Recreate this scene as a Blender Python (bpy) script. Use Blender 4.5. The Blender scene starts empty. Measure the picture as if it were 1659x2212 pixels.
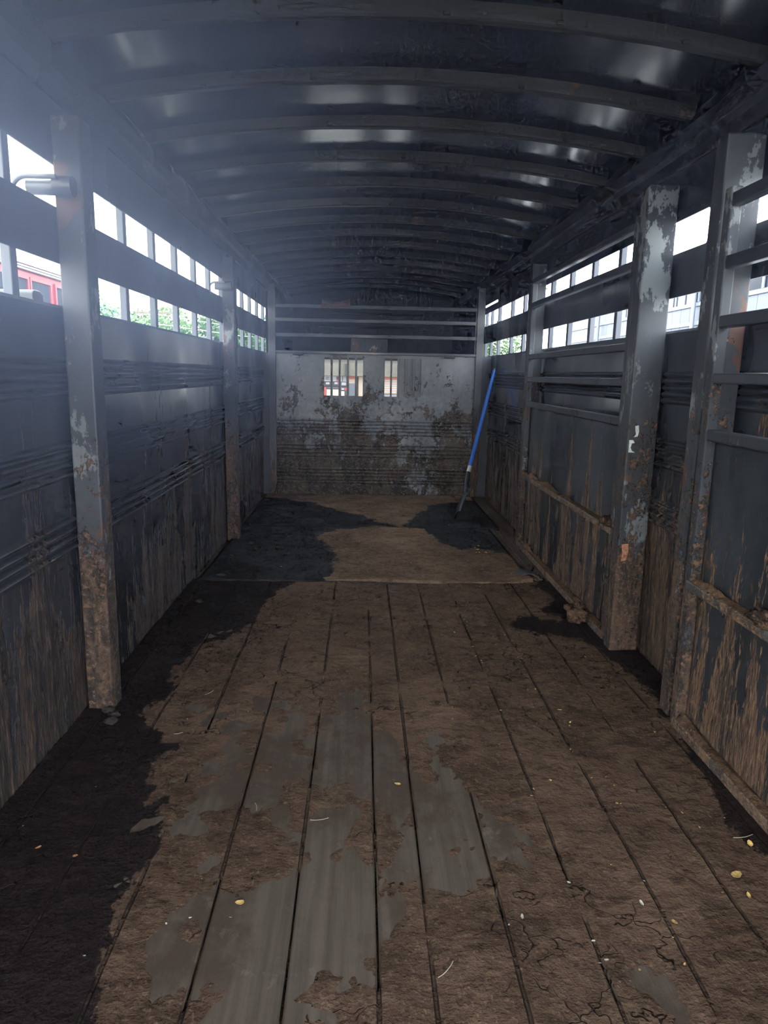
import bpy, bmesh, math, random
from mathutils import Vector, Matrix, noise as mn
R = random.Random(7)
SC = bpy.context.scene
COL = SC.collection

# ------------------------------------------------------------------ camera
FPX = 1514.3
cd = bpy.data.cameras.new('camera'); cam = bpy.data.objects.new('camera', cd); COL.objects.link(cam)
r = Vector((0.99934784, -0.03012955, 0.01990225)); u = Vector((-0.01370552, 0.193428, 0.98101874)); f = Vector((0.03340731, 0.98065173, -0.19288892))
M = Matrix.Identity(4)
for i in range(3):
    M[i][0] = r[i]; M[i][1] = u[i]; M[i][2] = -f[i]
M[0][3], M[1][3], M[2][3] = 0, 0, 1.2
cam.matrix_world = M
cd.sensor_fit = 'VERTICAL'; cd.sensor_height = 24; cd.lens = 24*FPX/2212
cd.clip_start = .02; cd.clip_end = 600
SC.camera = cam
# ------------------------------------------------------------------ sky / exposure
W = bpy.data.worlds.new('sky'); SC.world = W; W.use_nodes = True
wn = W.node_tree; wn.nodes.clear()
wo = wn.nodes.new('ShaderNodeOutputWorld'); bg = wn.nodes.new('ShaderNodeBackground')
tc = wn.nodes.new('ShaderNodeTexCoord'); sx = wn.nodes.new('ShaderNodeSeparateXYZ')
rp = wn.nodes.new('ShaderNodeValToRGB')
rp.color_ramp.elements[0].position = 0.0; rp.color_ramp.elements[0].color = (0.96, 0.98, 1.0, 1)
rp.color_ramp.elements[1].position = 0.6; rp.color_ramp.elements[1].color = (0.78, 0.88, 1.0, 1)
wn.links.new(tc.outputs['Generated'], sx.inputs[0]); wn.links.new(sx.outputs['Z'], rp.inputs[0])
wn.links.new(rp.outputs[0], bg.inputs[0]); bg.inputs[1].default_value = 3.4
wn.links.new(bg.outputs[0], wo.inputs[0])
VS = SC.view_settings
VS.view_transform = 'Standard'; VS.look = 'None'; VS.exposure = 1.9; VS.gamma = 1.0; VS.use_curve_mapping = False
SC.cycles.max_bounces = 8; SC.cycles.diffuse_bounces = 4; SC.cycles.glossy_bounces = 3; SC.cycles.volume_bounces = 0; SC.cycles.use_denoising = True
SC.cycles.use_adaptive_sampling = True; SC.cycles.adaptive_threshold = .03; SC.cycles.adaptive_min_samples = 12; SC.cycles.volume_step_rate = 4; SC.cycles.volume_max_steps = 32; SC.cycles.time_limit = 1000

# ------------------------------------------------------------------ materials
def newmat(name):
    m = bpy.data.materials.new(name); m.use_nodes = True
    nt = m.node_tree
    return m, nt, nt.nodes['Principled BSDF']
class NT:
    def __init__(s, nt): s.nt = nt
    def n(s, t, **k):
        x = s.nt.nodes.new(t)
        for a, b in k.items(): setattr(x, a, b)
        return x
    def L(s, a, b): s.nt.links.new(a, b)
    def val(s, x, sock):
        if isinstance(x, (int, float)): sock.default_value = x
        elif isinstance(x, (tuple, list)): sock.default_value = tuple(x) + ((1,) if len(x) == 3 and len(sock.default_value) == 4 else ())
        else: s.L(x, sock)
    def math(s, op, a, b=0.0, clamp=False):
        m = s.n('ShaderNodeMath', operation=op); m.use_clamp = clamp
        s.val(a, m.inputs[0]); s.val(b, m.inputs[1]); return m.outputs[0]
    def mix(s, f, a, b):
        m = s.n('ShaderNodeMix', data_type='RGBA')
        s.val(f, m.inputs[0]); s.val(a, m.inputs[6]); s.val(b, m.inputs[7]); return m.outputs[2]
    def mixf(s, f, a, b):
        m = s.n('ShaderNodeMix', data_type='FLOAT')
        s.val(f, m.inputs[0]); s.val(a, m.inputs[2]); s.val(b, m.inputs[3]); return m.outputs[0]
    def step(s, x, lo, hi):
        m = s.n('ShaderNodeMapRange', interpolation_type='SMOOTHSTEP')
        s.val(x, m.inputs[0]); m.inputs[1].default_value = lo; m.inputs[2].default_value = hi
        return m.outputs[0]
    def noise(s, scale=(1, 1, 1), detail=6, rough=.6, off=0.0, dist=0.0):
        g = s.n('ShaderNodeNewGeometry'); mp = s.n('ShaderNodeMapping')
        mp.inputs['Scale'].default_value = scale; mp.inputs['Location'].default_value = (off, off*1.7, off*.6)
        s.L(g.outputs['Position'], mp.inputs[0])
        t = s.n('ShaderNodeTexNoise'); t.inputs['Scale'].default_value = 1; t.inputs['Detail'].default_value = detail
        t.inputs['Roughness'].default_value = rough; t.inputs['Distortion'].default_value = dist
        s.L(mp.outputs[0], t.inputs[0]); return t.outputs[0]
    def pos(s):
        g = s.n('ShaderNodeNewGeometry'); x = s.n('ShaderNodeSeparateXYZ'); s.L(g.outputs['Position'], x.inputs[0]); return x.outputs
    def bump(s, h, dist, p):
        b = s.n('ShaderNodeBump'); b.inputs['Distance'].default_value = dist; b.inputs['Strength'].default_value = 1
        s.L(h, b.inputs['Height']); s.L(b.outputs[0], p.inputs['Normal'])

def dirty_metal(name, base=(0.026, 0.030, 0.038), base2=(0.048, 0.054, 0.066), dirt=0.0, zlow=0.15, zhigh=1.25, amp=1.0,
                scuff=(0.17, 0.19, 0.21), scuff_t=.70, rust=.0, gloss=.38, streak=(9, 9, 1.3), dcol=((0.022, 0.015, 0.012), (0.112, 0.066, 0.038)), off=0.0, bump=.004, rvar=.35, bandk=.7, grime=.8, scuff_sc=(14, 14, 9)):
    m, nt, p = newmat(name); T = NT(nt)
    P = T.pos()
    big = T.noise((1.1, 1.1, .8), 2, .6, off + 3)
    st = T.noise(streak, 5, .68, off, .4)
    fine = T.noise(tuple(c*5 for c in streak), 4, .7, off + 9)
    # manure mask: much near the floor, fading with height
    hz = T.n('ShaderNodeMapRange'); T.L(P[2], hz.inputs[0])
    hz.inputs[1].default_value = zlow; hz.inputs[2].default_value = zhigh; hz.inputs[3].default_value = .10 + dirt; hz.inputs[4].default_value = -.38 + dirt
    cen = lambda n_, a_: T.math('MULTIPLY', T.math('SUBTRACT', n_, .5), a_)
    band = T.noise((streak[0]*.55, streak[1]*.55, .35), 2, .6, off + 120)
    speck = T.noise((streak[0]*8, streak[1]*8, streak[2]*16), 2, .6, off + 130)
    k = T.math('ADD', T.math('ADD', T.math('ADD', cen(st, amp), hz.outputs[0]), cen(band, bandk)), T.math('ADD', cen(big, .6), T.math('ADD', cen(fine, .75), cen(speck, .35))))
    mask = T.step(k, -.02, .02)
    paint = T.mix(T.step(T.noise((3, 3, 2.2), 4, .7, off + 20), .35, .7), base, base2)
    sc = T.step(T.noise(scuff_sc, 6, .72, off + 31), scuff_t, scuff_t + .03)
    paint = T.mix(sc, paint, scuff)
    if rust:
        ru = T.step(T.noise((4, 4, 3), 5, .7, off + 44), .66 - rust*.2, .70 - rust*.2)
        paint = T.mix(ru, paint, T.mix(fine, (0.035, 0.018, 0.012), (0.13, 0.055, 0.028)))
    st2 = T.noise((streak[0]*1.7, streak[1]*1.7, streak[2]*1.1), 5, .72, off + 60)
    dc = T.mix(T.step(T.math('ADD', T.math('MULTIPLY', fine, .45), T.math('MULTIPLY', st2, .75)), .50, .70), dcol[0], dcol[1])
    pale = T.step(fine, .62, .72)
    dc = T.mix(T.math('MULTIPLY', pale, .55), dc, (0.20, 0.15, 0.11))
    dc = T.mix(T.math('MULTIPLY', T.step(speck, .56, .66), .75), dc, tuple(min(1, q*1.75) for q in dcol[1]))
    dc = T.mix(T.math('MULTIPLY', T.math('SUBTRACT', 1.0, T.step(speck, .32, .42)), .7), dc, tuple(q*.55 for q in dcol[0]))
    # grime film and flecks low on the bare paint
    low = T.n('ShaderNodeMapRange'); T.L(P[2], low.inputs[0]); low.inputs[1].default_value = .1; low.inputs[2].default_value = zhigh; low.inputs[3].default_value = grime; low.inputs[4].default_value = 0.0
    paint = T.mix(T.math('MULTIPLY', low.outputs[0], T.step(fine, .30, .62)), paint, (0.019, 0.017, 0.016))
    paint = T.mix(T.math('MULTIPLY', T.math('MULTIPLY', low.outputs[0], 1.2), T.step(speck, .60, .70)), paint, dcol[1])
    T.L(T.mix(mask, paint, dc), p.inputs['Base Color'])
    rg = T.mixf(T.step(big, .35, .68), gloss - rvar*.28, gloss + rvar*.72)
    T.L(T.mixf(mask, rg, .93), p.inputs['Roughness'])
    p.inputs['Specular IOR Level'].default_value = .5
    h = T.math('ADD', T.math('MULTIPLY', mask, .5), T.math('MULTIPLY', T.math('MULTIPLY', mask, T.math('ADD', fine, speck)), 1.6))
    T.bump(h, bump, p)
    return m
def plain(name, col, rough=.6, metal=0.0, var=.0, sc=6):
    m, nt, p = newmat(name)
    p.inputs['Roughness'].default_value = rough; p.inputs['Metallic'].default_value = metal
    if var:
        T = NT(nt); T.L(T.mix(T.step(T.noise((sc, sc, sc), 6, .65), .3, .7), tuple(c*(1-var) for c in col), tuple(min(1, c*(1+var)) for c in col)), p.inputs['Base Color'])
    else: p.inputs['Base Color'].default_value = (*col, 1)
    return m
MAT = {}
MAT['wall_l'] = dirty_metal('grimy_wall_left', zhigh=1.4, dirt=-.015, gloss=.27, off=1.3, base=(0.022, 0.025, 0.032), base2=(0.042, 0.047, 0.058), grime=1.0, dcol=((0.010, 0.008, 0.0075), (0.060, 0.036, 0.024)))
MAT['wall_r'] = dirty_metal('grimy_wall_right', zhigh=1.4, dirt=.06, gloss=.27, off=7.1)
MAT['front'] = dirty_metal('grimy_front_sheet', base=(0.105, 0.112, 0.122), base2=(0.175, 0.185, 0.20), dirt=.12, zlow=0, zhigh=1.5, streak=(5.5, 5.5, 4.0), off=12.2, amp=1.1,
                           dcol=((0.024, 0.020, 0.017), (0.078, 0.060, 0.045)), gloss=.45, bump=.002)
MAT['gate'] = dirty_metal('caked_gate_sheet', base=(0.022, 0.027, 0.033), base2=(0.048, 0.056, 0.066), dirt=.02, zlow=.05, zhigh=1.15, off=4.2, dcol=((0.030, 0.021, 0.016), (0.150, 0.084, 0.046)), streak=(12, 12, 1.9), bandk=1.0, bump=.007)
MAT['gate_tube'] = dirty_metal('gate_tube_paint', base=(0.028, 0.032, 0.040), base2=(0.044, 0.048, 0.056), dirt=.05, zhigh=1.3, off=5.5, gloss=.36)
MAT['ledge'] = dirty_metal('caked_ledge', base=(0.09, 0.095, 0.09), base2=(0.15, 0.155, 0.15), dirt=.12, zlow=-1, zhigh=6, off=6.5, streak=(9, 9, 9), dcol=((0.06, 0.038, 0.026), (0.19, 0.115, 0.068)))
MAT['post'] = dirty_metal('peeling_post_paint', base=(0.022, 0.025, 0.030), base2=(0.050, 0.055, 0.062), bandk=0, grime=.5, scuff=(0.15, 0.165, 0.17), scuff_t=.56, scuff_sc=(6, 6, 3.2), dirt=.06, zhigh=1.6, off=2.4, gloss=.62, rust=.35, streak=(8, 8, 4.5), dcol=((0.022, 0.016, 0.013), (0.088, 0.052, 0.032)), bump=.003)
MAT['ceil'] = dirty_metal('dull_roof_sheet', base=(0.022, 0.023, 0.027), base2=(0.027, 0.028, 0.033), dirt=-.6, off=9.9, scuff_t=.78, scuff=(0.05, 0.052, 0.055), gloss=.14, rvar=.06, streak=(3, 3, 3), bump=.0002)
MAT['rib'] = dirty_metal('dusty_roof_rib', base=(0.016, 0.015, 0.0145), base2=(0.024, 0.022, 0.020), dirt=-.6, off=14.9, rust=.12, scuff_t=.78, scuff=(.14, .14, .13), gloss=.5, streak=(3, 3, 3), bump=.001)
MAT['rail'] = dirty_metal('top_rail_paint', dirt=-.6, off=16.9, gloss=.30, scuff_t=.66, scuff=(.12, .13, .15), streak=(3, 2, 3), bump=.001)
MAT['bar'] = dirty_metal('window_bar_paint', base=(0.045, 0.052, 0.068), base2=(0.075, 0.085, 0.105), dirt=-.55, off=18, gloss=.5, streak=(9, 9, 3), bump=.001)
MAT['blue'] = plain('blue_handle', (0.03, 0.13, 0.50), .3, var=.12)
MAT['silver'] = plain('silver_collar', (0.62, 0.62, 0.60), .4, .6)
MAT['black'] = plain('black_plastic', (0.022, 0.023, 0.027), .45, var=.3, sc=20)
MAT['dark'] = plain('dark_void', (0.012, 0.012, 0.013), .9)
MAT['nose'] = plain('nose_sheet', (0.028, 0.030, 0.036), .55, var=.3)
MAT['rag'] = plain('faded_rag', (0.13, 0.075, 0.065), .95, var=.35, sc=18)
MAT['sticker'] = plain('torn_sticker', (0.55, 0.57, 0.53), .6, var=.15, sc=60)
MAT['rubberflap'] = plain('rubber_flap', (0.045, 0.042, 0.042), .7, var=.5, sc=25)
MAT['leaf'] = plain('dry_leaf', (0.50, 0.33, 0.10), .8, var=.4, sc=40)
MAT['leaf2'] = plain('brown_leaf', (0.42, 0.17, 0.06), .8, var=.4, sc=40)
MAT['straw'] = plain('straw', (0.36, 0.31, 0.22), .8)
MAT['chip'] = plain('pale_chip', (0.45, 0.40, 0.32), .85, var=.3, sc=60)
MAT['wood'] = None

# plank wood: grey brown with lengthwise grain and dirt
m, nt, p = newmat('worn_plank'); T = NT(nt)
grain = T.noise((45, 1.6, 45), 6, .6, 3); blot = T.noise((3.2, 2.0, 3), 7, .68, 8); blot2 = T.noise((11, 9, 9), 6, .7, 18)
c = T.mix(T.step(grain, .3, .7), (0.072, 0.054, 0.040), (0.110, 0.085, 0.065))
c = T.mix(T.step(T.math('ADD', T.math('MULTIPLY', blot, .75), T.math('MULTIPLY', blot2, .3)), .46, .60), c, (0.062, 0.042, 0.029))
c = T.mix(T.math('MULTIPLY', T.step(blot2, .60, .72), .6), c, (0.165, 0.138, 0.112))
T.L(c, p.inputs['Base Color']); p.inputs['Roughness'].default_value = .9; p.inputs['Specular IOR Level'].default_value = .22
T.bump(T.math('ADD', T.math('MULTIPLY', grain, .6), T.math('MULTIPLY', blot2, 1.4)), .003, p); MAT['wood'] = m

# dirt crust (floor) and matting share one layout: attribute 'wet' > 0 is a damp dark stain, or shade painted on the mat skirt
def dirt_mat(name, dry1, dry2, dark1, dark2, crack=True):
    m, nt, p = newmat(name); T = NT(nt)
    at = T.n('ShaderNodeAttribute', attribute_name='wet'); wv = at.outputs['Fac']
    n1 = T.noise((5, 4, 5), 5, .7, 2); n2 = T.noise((32, 26, 32), 4, .7, 6); n3 = T.noise((1.6, 1.3, 1.6), 3, .6, 11)
    fr = T.noise((26, 14, 20), 4, .75, 30)
    w = T.step(T.math('ADD', wv, T.math('MULTIPLY', T.math('SUBTRACT', fr, .5), .16)), -.006, .006)
    mixd = T.step(T.math('ADD', T.math('MULTIPLY', n1, .6), T.math('MULTIPLY', n2, .45)), .40, .66)
    dry = T.mix(mixd, dry1, dry2)
    dry = T.mix(T.math('MULTIPLY', T.step(n3, .48, .66), .5), dry, tuple(min(1, c*1.5) for c in dry2))
    dry = T.mix(T.math('MULTIPLY', T.step(n2, .66, .76), .5), dry, (0.17, 0.125, 0.085))
    n4 = T.noise((95, 60, 95), 2, .7, 77); n5 = T.noise((14, 22, 14), 4, .72, 87)
    dry = T.mix(T.math('MULTIPLY', T.step(n5, .50, .62), .55), dry, tuple(c_*.62 for c_ in dry1))
    dry = T.mix(T.math('MULTIPLY', T.step(n4, .57, .68), .5), dry, tuple(c_*1.7 for c_ in dry2))
    wet = T.mix(T.step(n1, .35, .65), dark1, dark2)
    c = T.mix(w, dry, wet)
    h = T.math('ADD', T.math('MULTIPLY', n1, 1.0), T.math('MULTIPLY', n2, .55))
    if crack:
        g = T.n('ShaderNodeNewGeometry'); wr = T.n('ShaderNodeVectorMath', operation='ADD')
        nz = T.n('ShaderNodeTexNoise'); nz.inputs['Scale'].default_value = 9; nz.inputs['Detail'].default_value = 3
        T.L(g.outputs['Position'], nz.inputs[0]); sc_ = T.n('ShaderNodeVectorMath', operation='SCALE'); sc_.inputs[3].default_value = .20
        T.L(nz.outputs['Color'], sc_.inputs[0]); T.L(g.outputs['Position'], wr.inputs[0]); T.L(sc_.outputs[0], wr.inputs[1])
        vo = T.n('ShaderNodeTexVoronoi', feature='DISTANCE_TO_EDGE'); vo.inputs['Scale'].default_value = 7.5
        T.L(wr.outputs[0], vo.inputs['Vector'])
        reg = T.step(T.noise((3.5, 3.2, 1), 5, .7, 51), .52, .62)
        cr = T.math('MULTIPLY', T.math('SUBTRACT', 1.0, T.step(vo.outputs[0], .0, .022)), reg)
        c = T.mix(T.math('MULTIPLY', cr, .5), c, (0.022, 0.014, 0.010))
        h = T.math('SUBTRACT', h, T.math('MULTIPLY', cr, 1.2))
        # the board joints telegraph through the crust
        sa = T.n('ShaderNodeAttribute', attribute_name='seam'); ln = T.math('MULTIPLY', sa.outputs['Fac'], T.step(n2, .30, .50))
        c = T.mix(T.math('MULTIPLY', ln, .7), c, (0.026, 0.017, 0.012))
        h = T.math('SUBTRACT', h, ln)
    T.L(c, p.inputs['Base Color'])
    T.L(T.mixf(w, .97, .85), p.inputs['Roughness']); p.inputs['Specular IOR Level'].default_value = .15
    T.bump(T.math('ADD', h, T.math('ADD', T.math('MULTIPLY', n5, .8), T.math('MULTIPLY', n4, .25))), .012, p)
    return m
SEAMS = [-.89, -.70, -.512, -.325, -.138, .049, .160, .335, .518, .70, .885, 1.07]
MAT['dirt'] = dirt_mat('dried_manure', (0.062, 0.036, 0.023), (0.104, 0.064, 0.041), (0.011, 0.0072, 0.0072), (0.018, 0.011, 0.010))
MAT['mat'] = dirt_mat('dirty_rubber_mat', (0.088, 0.053, 0.032), (0.175, 0.112, 0.070), (0.018, 0.016, 0.017), (0.034, 0.032, 0.033), crack=False)

# ------------------------------------------------------------------ helpers
class MB:
    def __init__(s): s.v = []; s.f = []
    def box(s, x0, x1, y0, y1, z0, z1):
        b = len(s.v)
        s.v += [(x, y, z) for z in (z0, z1) for y in (y0, y1) for x in (x0, x1)]
        s.f += [tuple(b+i for i in q) for q in ((0, 2, 3, 1), (4, 5, 7, 6), (0, 1, 5, 4), (2, 6, 7, 3), (0, 4, 6, 2), (1, 3, 7, 5))]
        return s
    def tube(s, pts, rad, n=12, cap=True):
        pts = [Vector(q) for q in pts]; rings = []
        rr = rad if isinstance(rad, (list, tuple)) else [rad]*len(pts)
        up = None
        for i, q in enumerate(pts):
            d = (pts[min(i+1, len(pts)-1)] - pts[max(i-1, 0)]).normalized()
            if up is None: up = d.orthogonal().normalized()
            else: up = (up - d*up.dot(d)).normalized()
            w = d.cross(up)
            rings.append([len(s.v)+k for k in range(n)])
            s.v += [tuple(q + (up*math.cos(a) + w*math.sin(a))*rr[i]) for a in [2*math.pi*k/n for k in range(n)]]
        for a, b in zip(rings, rings[1:]):
            s.f += [(a[k], a[(k+1) % n], b[(k+1) % n], b[k]) for k in range(n)]
        if cap: s.f += [tuple(reversed(rings[0])), tuple(rings[-1])]
        return s
    def sweep(s, prof, axis, a0, a1, steps=1, wob=0, seed=0, closed=True):
        """prof: 2D points; axis 'y': (x,z); axis 'x': (y,z)."""
        rings = []
        for i in range(steps+1):
            t = a0 + (a1-a0)*i/steps
            rings.append([len(s.v)+k for k in range(len(prof))])
            for (p_, q_) in prof:
                w = wob*mn.fractal(Vector((t*.9+seed, q_*1.4, seed)), .9, 2.0, 2) if wob else 0
                s.v.append((p_+w, t, q_) if axis == 'y' else (t, p_+w, q_))
        n = len(prof)
        for a, b in zip(rings, rings[1:]):
            for k in range(n if closed else n-1): s.f.append((a[k], a[(k+1) % n], b[(k+1) % n], b[k]))
        if closed: s.f += [tuple(reversed(rings[0])), tuple(rings[-1])]
        return s
    def build(s, name, mat, parent=None, smooth=False, bevel=0, loc=None):
        me = bpy.data.meshes.new(name); me.from_pydata(s.v, [], s.f); me.update()
        bm = bmesh.new(); bm.from_mesh(me); bmesh.ops.recalc_face_normals(bm, faces=bm.faces); bm.to_mesh(me); bm.free()
        me.materials.append(mat)
        o = bpy.data.objects.new(name, me); COL.objects.link(o)
        if smooth:
            for p_ in me.polygons: p_.use_smooth = True
            try: me.set_sharp_from_angle(angle=math.radians(35))
            except Exception: pass
        if bevel:
            b = o.modifiers.new('bevel', 'BEVEL'); b.width = bevel; b.segments = 2; b.limit_method = 'ANGLE'
        if parent:
            o.parent = parent
            o.location = -parent.location if loc is None else loc
        return o
def thing(name, label, cat, loc=(0, 0, 0), group=None):
    o = bpy.data.objects.new(name, None); COL.objects.link(o); o.location = loc; o.empty_display_size = .1
    o['label'] = label; o['category'] = cat
    if group: o['group'] = group
    return o
def tag(o, label, cat, group=None, kind=None):
    o['label'] = label; o['category'] = cat
    if group: o['group'] = group
    if kind: o['kind'] = kind
    return o
def struct(o, label=None):
    o['kind'] = 'structure'
    if label: o['label'] = label
    return o

XL, XR = -.97, 1.25
Y0, Y1 = -1.3, 7.48      # rear door opening .. end of the box walls
YF = 6.95                # front bulkhead
def xc(x): return 2.305 - .08*(x-.14)**2

# ------------------------------------------------------------------ outside ground
g = MB(); g.box(-90, 90, -60, 160, -.75, -.65)
struct(g.build('ground', plain('pale_gravel', (0.30, 0.295, 0.28), .95, var=.2, sc=2)))

# ------------------------------------------------------------------ floor
fl = MB(); fl.box(XL-.02, XR+.02, Y0, Y1, -.075, -.045)
floor = struct(fl.build('floor', MAT['dark']))
edges = [XL] + SEAMS + [XR]
for i, (a, b) in enumerate(zip(edges, edges[1:])):
    pm = MB(); gp = .0030
    n = 44; prof = []
    dz = R.uniform(-.0015, .0012)
    x0, x1 = a+gp, b-gp
    pr = [(x0, -.04), (x0, -.004), (x0+.004, dz), ((x0+x1)/2, dz+.001), (x1-.004, dz), (x1, -.004), (x1, -.04)]
    # slight edge wander along the board
    rings = []
    for k in range(n+1):
        y = Y0 + (YF+.02-Y0)*k/n
        rings.append(len(pm.v))
        for j, (x, z) in enumerate(pr):
            side = -1 if j < 3 else (1 if j > 3 else 0)
            pm.v.append((x + side*.0016*mn.noise(Vector((i*3.1+side, y*5, 0))) , y, z))
    q = len(pr)
    for k in range(n):
        for j in range(q): pm.f.append((rings[k]+j, rings[k]+(j+1) % q, rings[k+1]+(j+1) % q, rings[k+1]+j))
    pm.f += [tuple(range(q)), tuple(rings[n]+j for j in reversed(range(q)))]
    pm.build('plank', MAT['wood'], floor)

# damp stain outlines (plan view, metres)
def sd(poly, x, y):
    ins = False; dm = 1e9; n = len(poly)
    for i in range(n):
        x0, y0 = poly[i]; x1, y1 = poly[(i+1) % n]
        dx, dy = x1-x0, y1-y0; t = max(0, min(1, ((x-x0)*dx+(y-y0)*dy)/(dx*dx+dy*dy+1e-12)))
        d = (x-x0-t*dx)**2 + (y-y0-t*dy)**2
        if d < dm: dm = d
        if (y0 > y) != (y1 > y) and x < (x1-x0)*(y-y0)/(y1-y0)+x0: ins = not ins
    d = math.sqrt(dm); return d if ins else -d
WET_FLOOR = [
 [(-1.1, 0), (-.44, 0), (-.46, .8), (-.486, 1.115), (-.544, 1.38), (-.51, 1.58), (-.533, 1.77), (-.624, 1.88), (-.583, 2.09), (-.70, 2.2), (-.726, 2.27), (-.76, 2.37), (-.69, 2.50), (-.75, 2.6), (-.72, 2.8), (-.702, 2.94), (-.56, 3.1), (-.513, 3.30), (-.468, 3.66), (-.365, 3.95), (-.3, 4.1), (-1.1, 4.1)],
 [(.74, 3.33), (.83, 3.40), (.95, 3.30), (1.02, 3.33), (.95, 3.45), (1.06, 3.62), (1.02, 3.86), (1.06, 4.06), (1.3, 4.1), (1.3, 2.2), (1.09, 2.27), (1.14, 2.5), (1.10, 2.75), (1.05, 3.02), (.92, 3.12), (.82, 3.11)],
 [(1.3, 2.2), (1.10, 2.17), (1.05, 2.0), (1.07, 1.9), (1.02, 1.76), (1.03, 1.6), (1.06, 1.5), (1.09, 1.3), (1.3, 1.3)]]
WET_MAT = [
 [(-1.1, 3.8), (-.20, 3.8), (-.194, 3.95), (-.15, 4.4), (-.183, 4.69), (-.32, 5.05), (-.2, 5.30), (-.066, 5.36), (.14, 5.43), (.30, 5.41), (.16, 5.62), (.005, 5.90), (-.2, 6.05), (-.425, 6.41), (-.60, 6.52), (-.797, 6.67), (-1.1, 6.8)],
 [(.329, 5.42), (.44, 5.75), (.493, 6.03), (.60, 6.15), (.62, 6.38), (.792, 6.50), (1.0, 6.62), (1.3, 6.7), (1.3, 4.35), (1.0, 4.62), (.90, 4.70), (.70, 4.72), (.587, 4.9), (.551, 5.1), (.5, 5.35)]]
def wetval(polys, x, y):
    nx = .030*mn.fractal(Vector((x*9, y*7, 3)), .7, 2.1, 5); ny = .05*mn.fractal(Vector((x*8, y*6, 9)), .7, 2.1, 5)
    return max(sd(q, x+nx, y+ny) for q in polys)
def grid(name, xs, ys, hf, wf, mat, thick=None):
    nx, ny = len(xs), len(ys); v = []; w = []
    for y in ys:
        for x in xs: v.append((x, y, hf(x, y))); w.append(wf(x, y))
    fs = [(j*nx+i, j*nx+i+1, (j+1)*nx+i+1, (j+1)*nx+i) for j in range(ny-1) for i in range(nx-1)]
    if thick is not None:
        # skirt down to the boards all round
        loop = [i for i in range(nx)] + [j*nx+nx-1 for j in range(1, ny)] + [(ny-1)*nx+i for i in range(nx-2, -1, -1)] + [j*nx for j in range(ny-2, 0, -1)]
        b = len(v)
        for k in loop: v.append((v[k][0], v[k][1], thick)); w.append(.3)  # skirt colour forced dark to paint the shade under the mat edge
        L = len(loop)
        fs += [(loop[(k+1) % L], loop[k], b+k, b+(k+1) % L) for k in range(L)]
    me = bpy.data.meshes.new(name); me.from_pydata(v, [], fs); me.update()
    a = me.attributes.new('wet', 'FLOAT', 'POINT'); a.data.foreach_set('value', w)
    me.materials.append(mat)
    for p_ in me.polygons: p_.use_smooth = True
    o = bpy.data.objects.new(name, me); COL.objects.link(o); return o
xs = sorted(set([round(-.965 + .0125*i, 4) for i in range(int(2.21/.0125)+1)] + [round(s+d, 4) for s in SEAMS for d in (-.0055, -.0025, .0025, .0055)]))
ys = []
y = -.2
while y < 3.96: ys.append(y); y += .0125
def smooth(x, a, b):
    t = max(0, min(1, (x-a)/(b-a))); return t*t*(3-2*t)
def hdirt(x, y):
    n1 = mn.fractal(Vector((x*3.0, y*2.2, 1.5)), .75, 2.1, 6)
    n2 = mn.fractal(Vector((x*14, y*11, 4.5)), .8, 2.1, 4)
    # bare boards in the near middle, thicker crust to the sides and far end
    c = .0068
    bare = smooth(y, 2.6, 1.9)*smooth(x, .75, .35)*smooth(x, -.60, -.35) * .0078
    bare += math.exp(-((x+.02)/.12)**2-((y-1.9)/.35)**2)*.004
    patch = math.exp(-((x-.27)/.20)**2-((y-1.22)/.20)**2)*.0105 + math.exp(-((x+.28)/.10)**2-((y-1.62)/.12)**2)*.004
    patch += math.exp(-((x-.05)/.18)**2-((y-1.16)/.10)**2)*.003
    side = .012*smooth(x, .93, 1.16) + .012*smooth(x, -.78, -.95) + .004*smooth(x, .45, .8)
    h = c - bare + patch + side + .0065*n1 + .0040*n2
    h = .0055*math.tanh(h/.0055) if h < .0055 else h*.8 + .0006
    near = min(abs(x-s) for s in SEAMS)
    cov = mn.noise(Vector((x*4, y*2.3, 7.7)))
    if near < .0045 and h < .0015 + .004*cov: h -= .014
    return h
def seamval(x, y):
    if min(abs(x-q) for q in SEAMS) > .003: return 0.0
    return smooth(mn.fractal(Vector((x*7+3, y*2.2, 61)), .8, 2.1, 5), -.28, .02)
crust = grid('dried_manure', xs, ys, hdirt, lambda x, y: wetval(WET_FLOOR, x, y), MAT['dirt'])
sa_ = crust.data.attributes.new('seam', 'FLOAT', 'POINT'); sa_.data.foreach_set('value', [seamval(v.co.x, v.co.y) for v in crust.data.vertices])
tag(crust, 'crust of dried brown manure over the wooden floor boards', 'manure', kind='stuff')

# rubber mats
def hmat(y0, y1, xa, xb, curl):
    def h(x, y):
        z = .014 + .0025*mn.fractal(Vector((x*4, y*4, 8)), .7, 2, 4)
        if curl:
            e = math.exp(-((y-y0)/.07)**2)
            z += e*(.001+.012*math.exp(-((x-.12)/.22)**2)+.004*math.sin(x*5))
            z += .03*math.exp(-((x-xb)/.08)**2)*math.exp(-((y-y0)/.2)**2)
        return z
    return h
def frange(a, b, s): 
    n = int(round((b-a)/s)); return [a+(b-a)*i/n for i in range(n+1)]
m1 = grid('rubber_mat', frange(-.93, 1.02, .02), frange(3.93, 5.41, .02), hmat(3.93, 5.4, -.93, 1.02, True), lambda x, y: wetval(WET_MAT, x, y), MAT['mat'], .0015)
for v in m1.data.vertices:
    if v.co.y < 4.1: v.co.y += .018*mn.noise(Vector((v.co.x*2.2, 1, 2)))*(4.1-v.co.y)/.17 - .012*math.sin(v.co.x*4)*(4.1-v.co.y)/.17
tag(m1, 'dirty rubber mat with lifted front edge, nearer of the two', 'mat', 'rubber mats in the front half')
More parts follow.
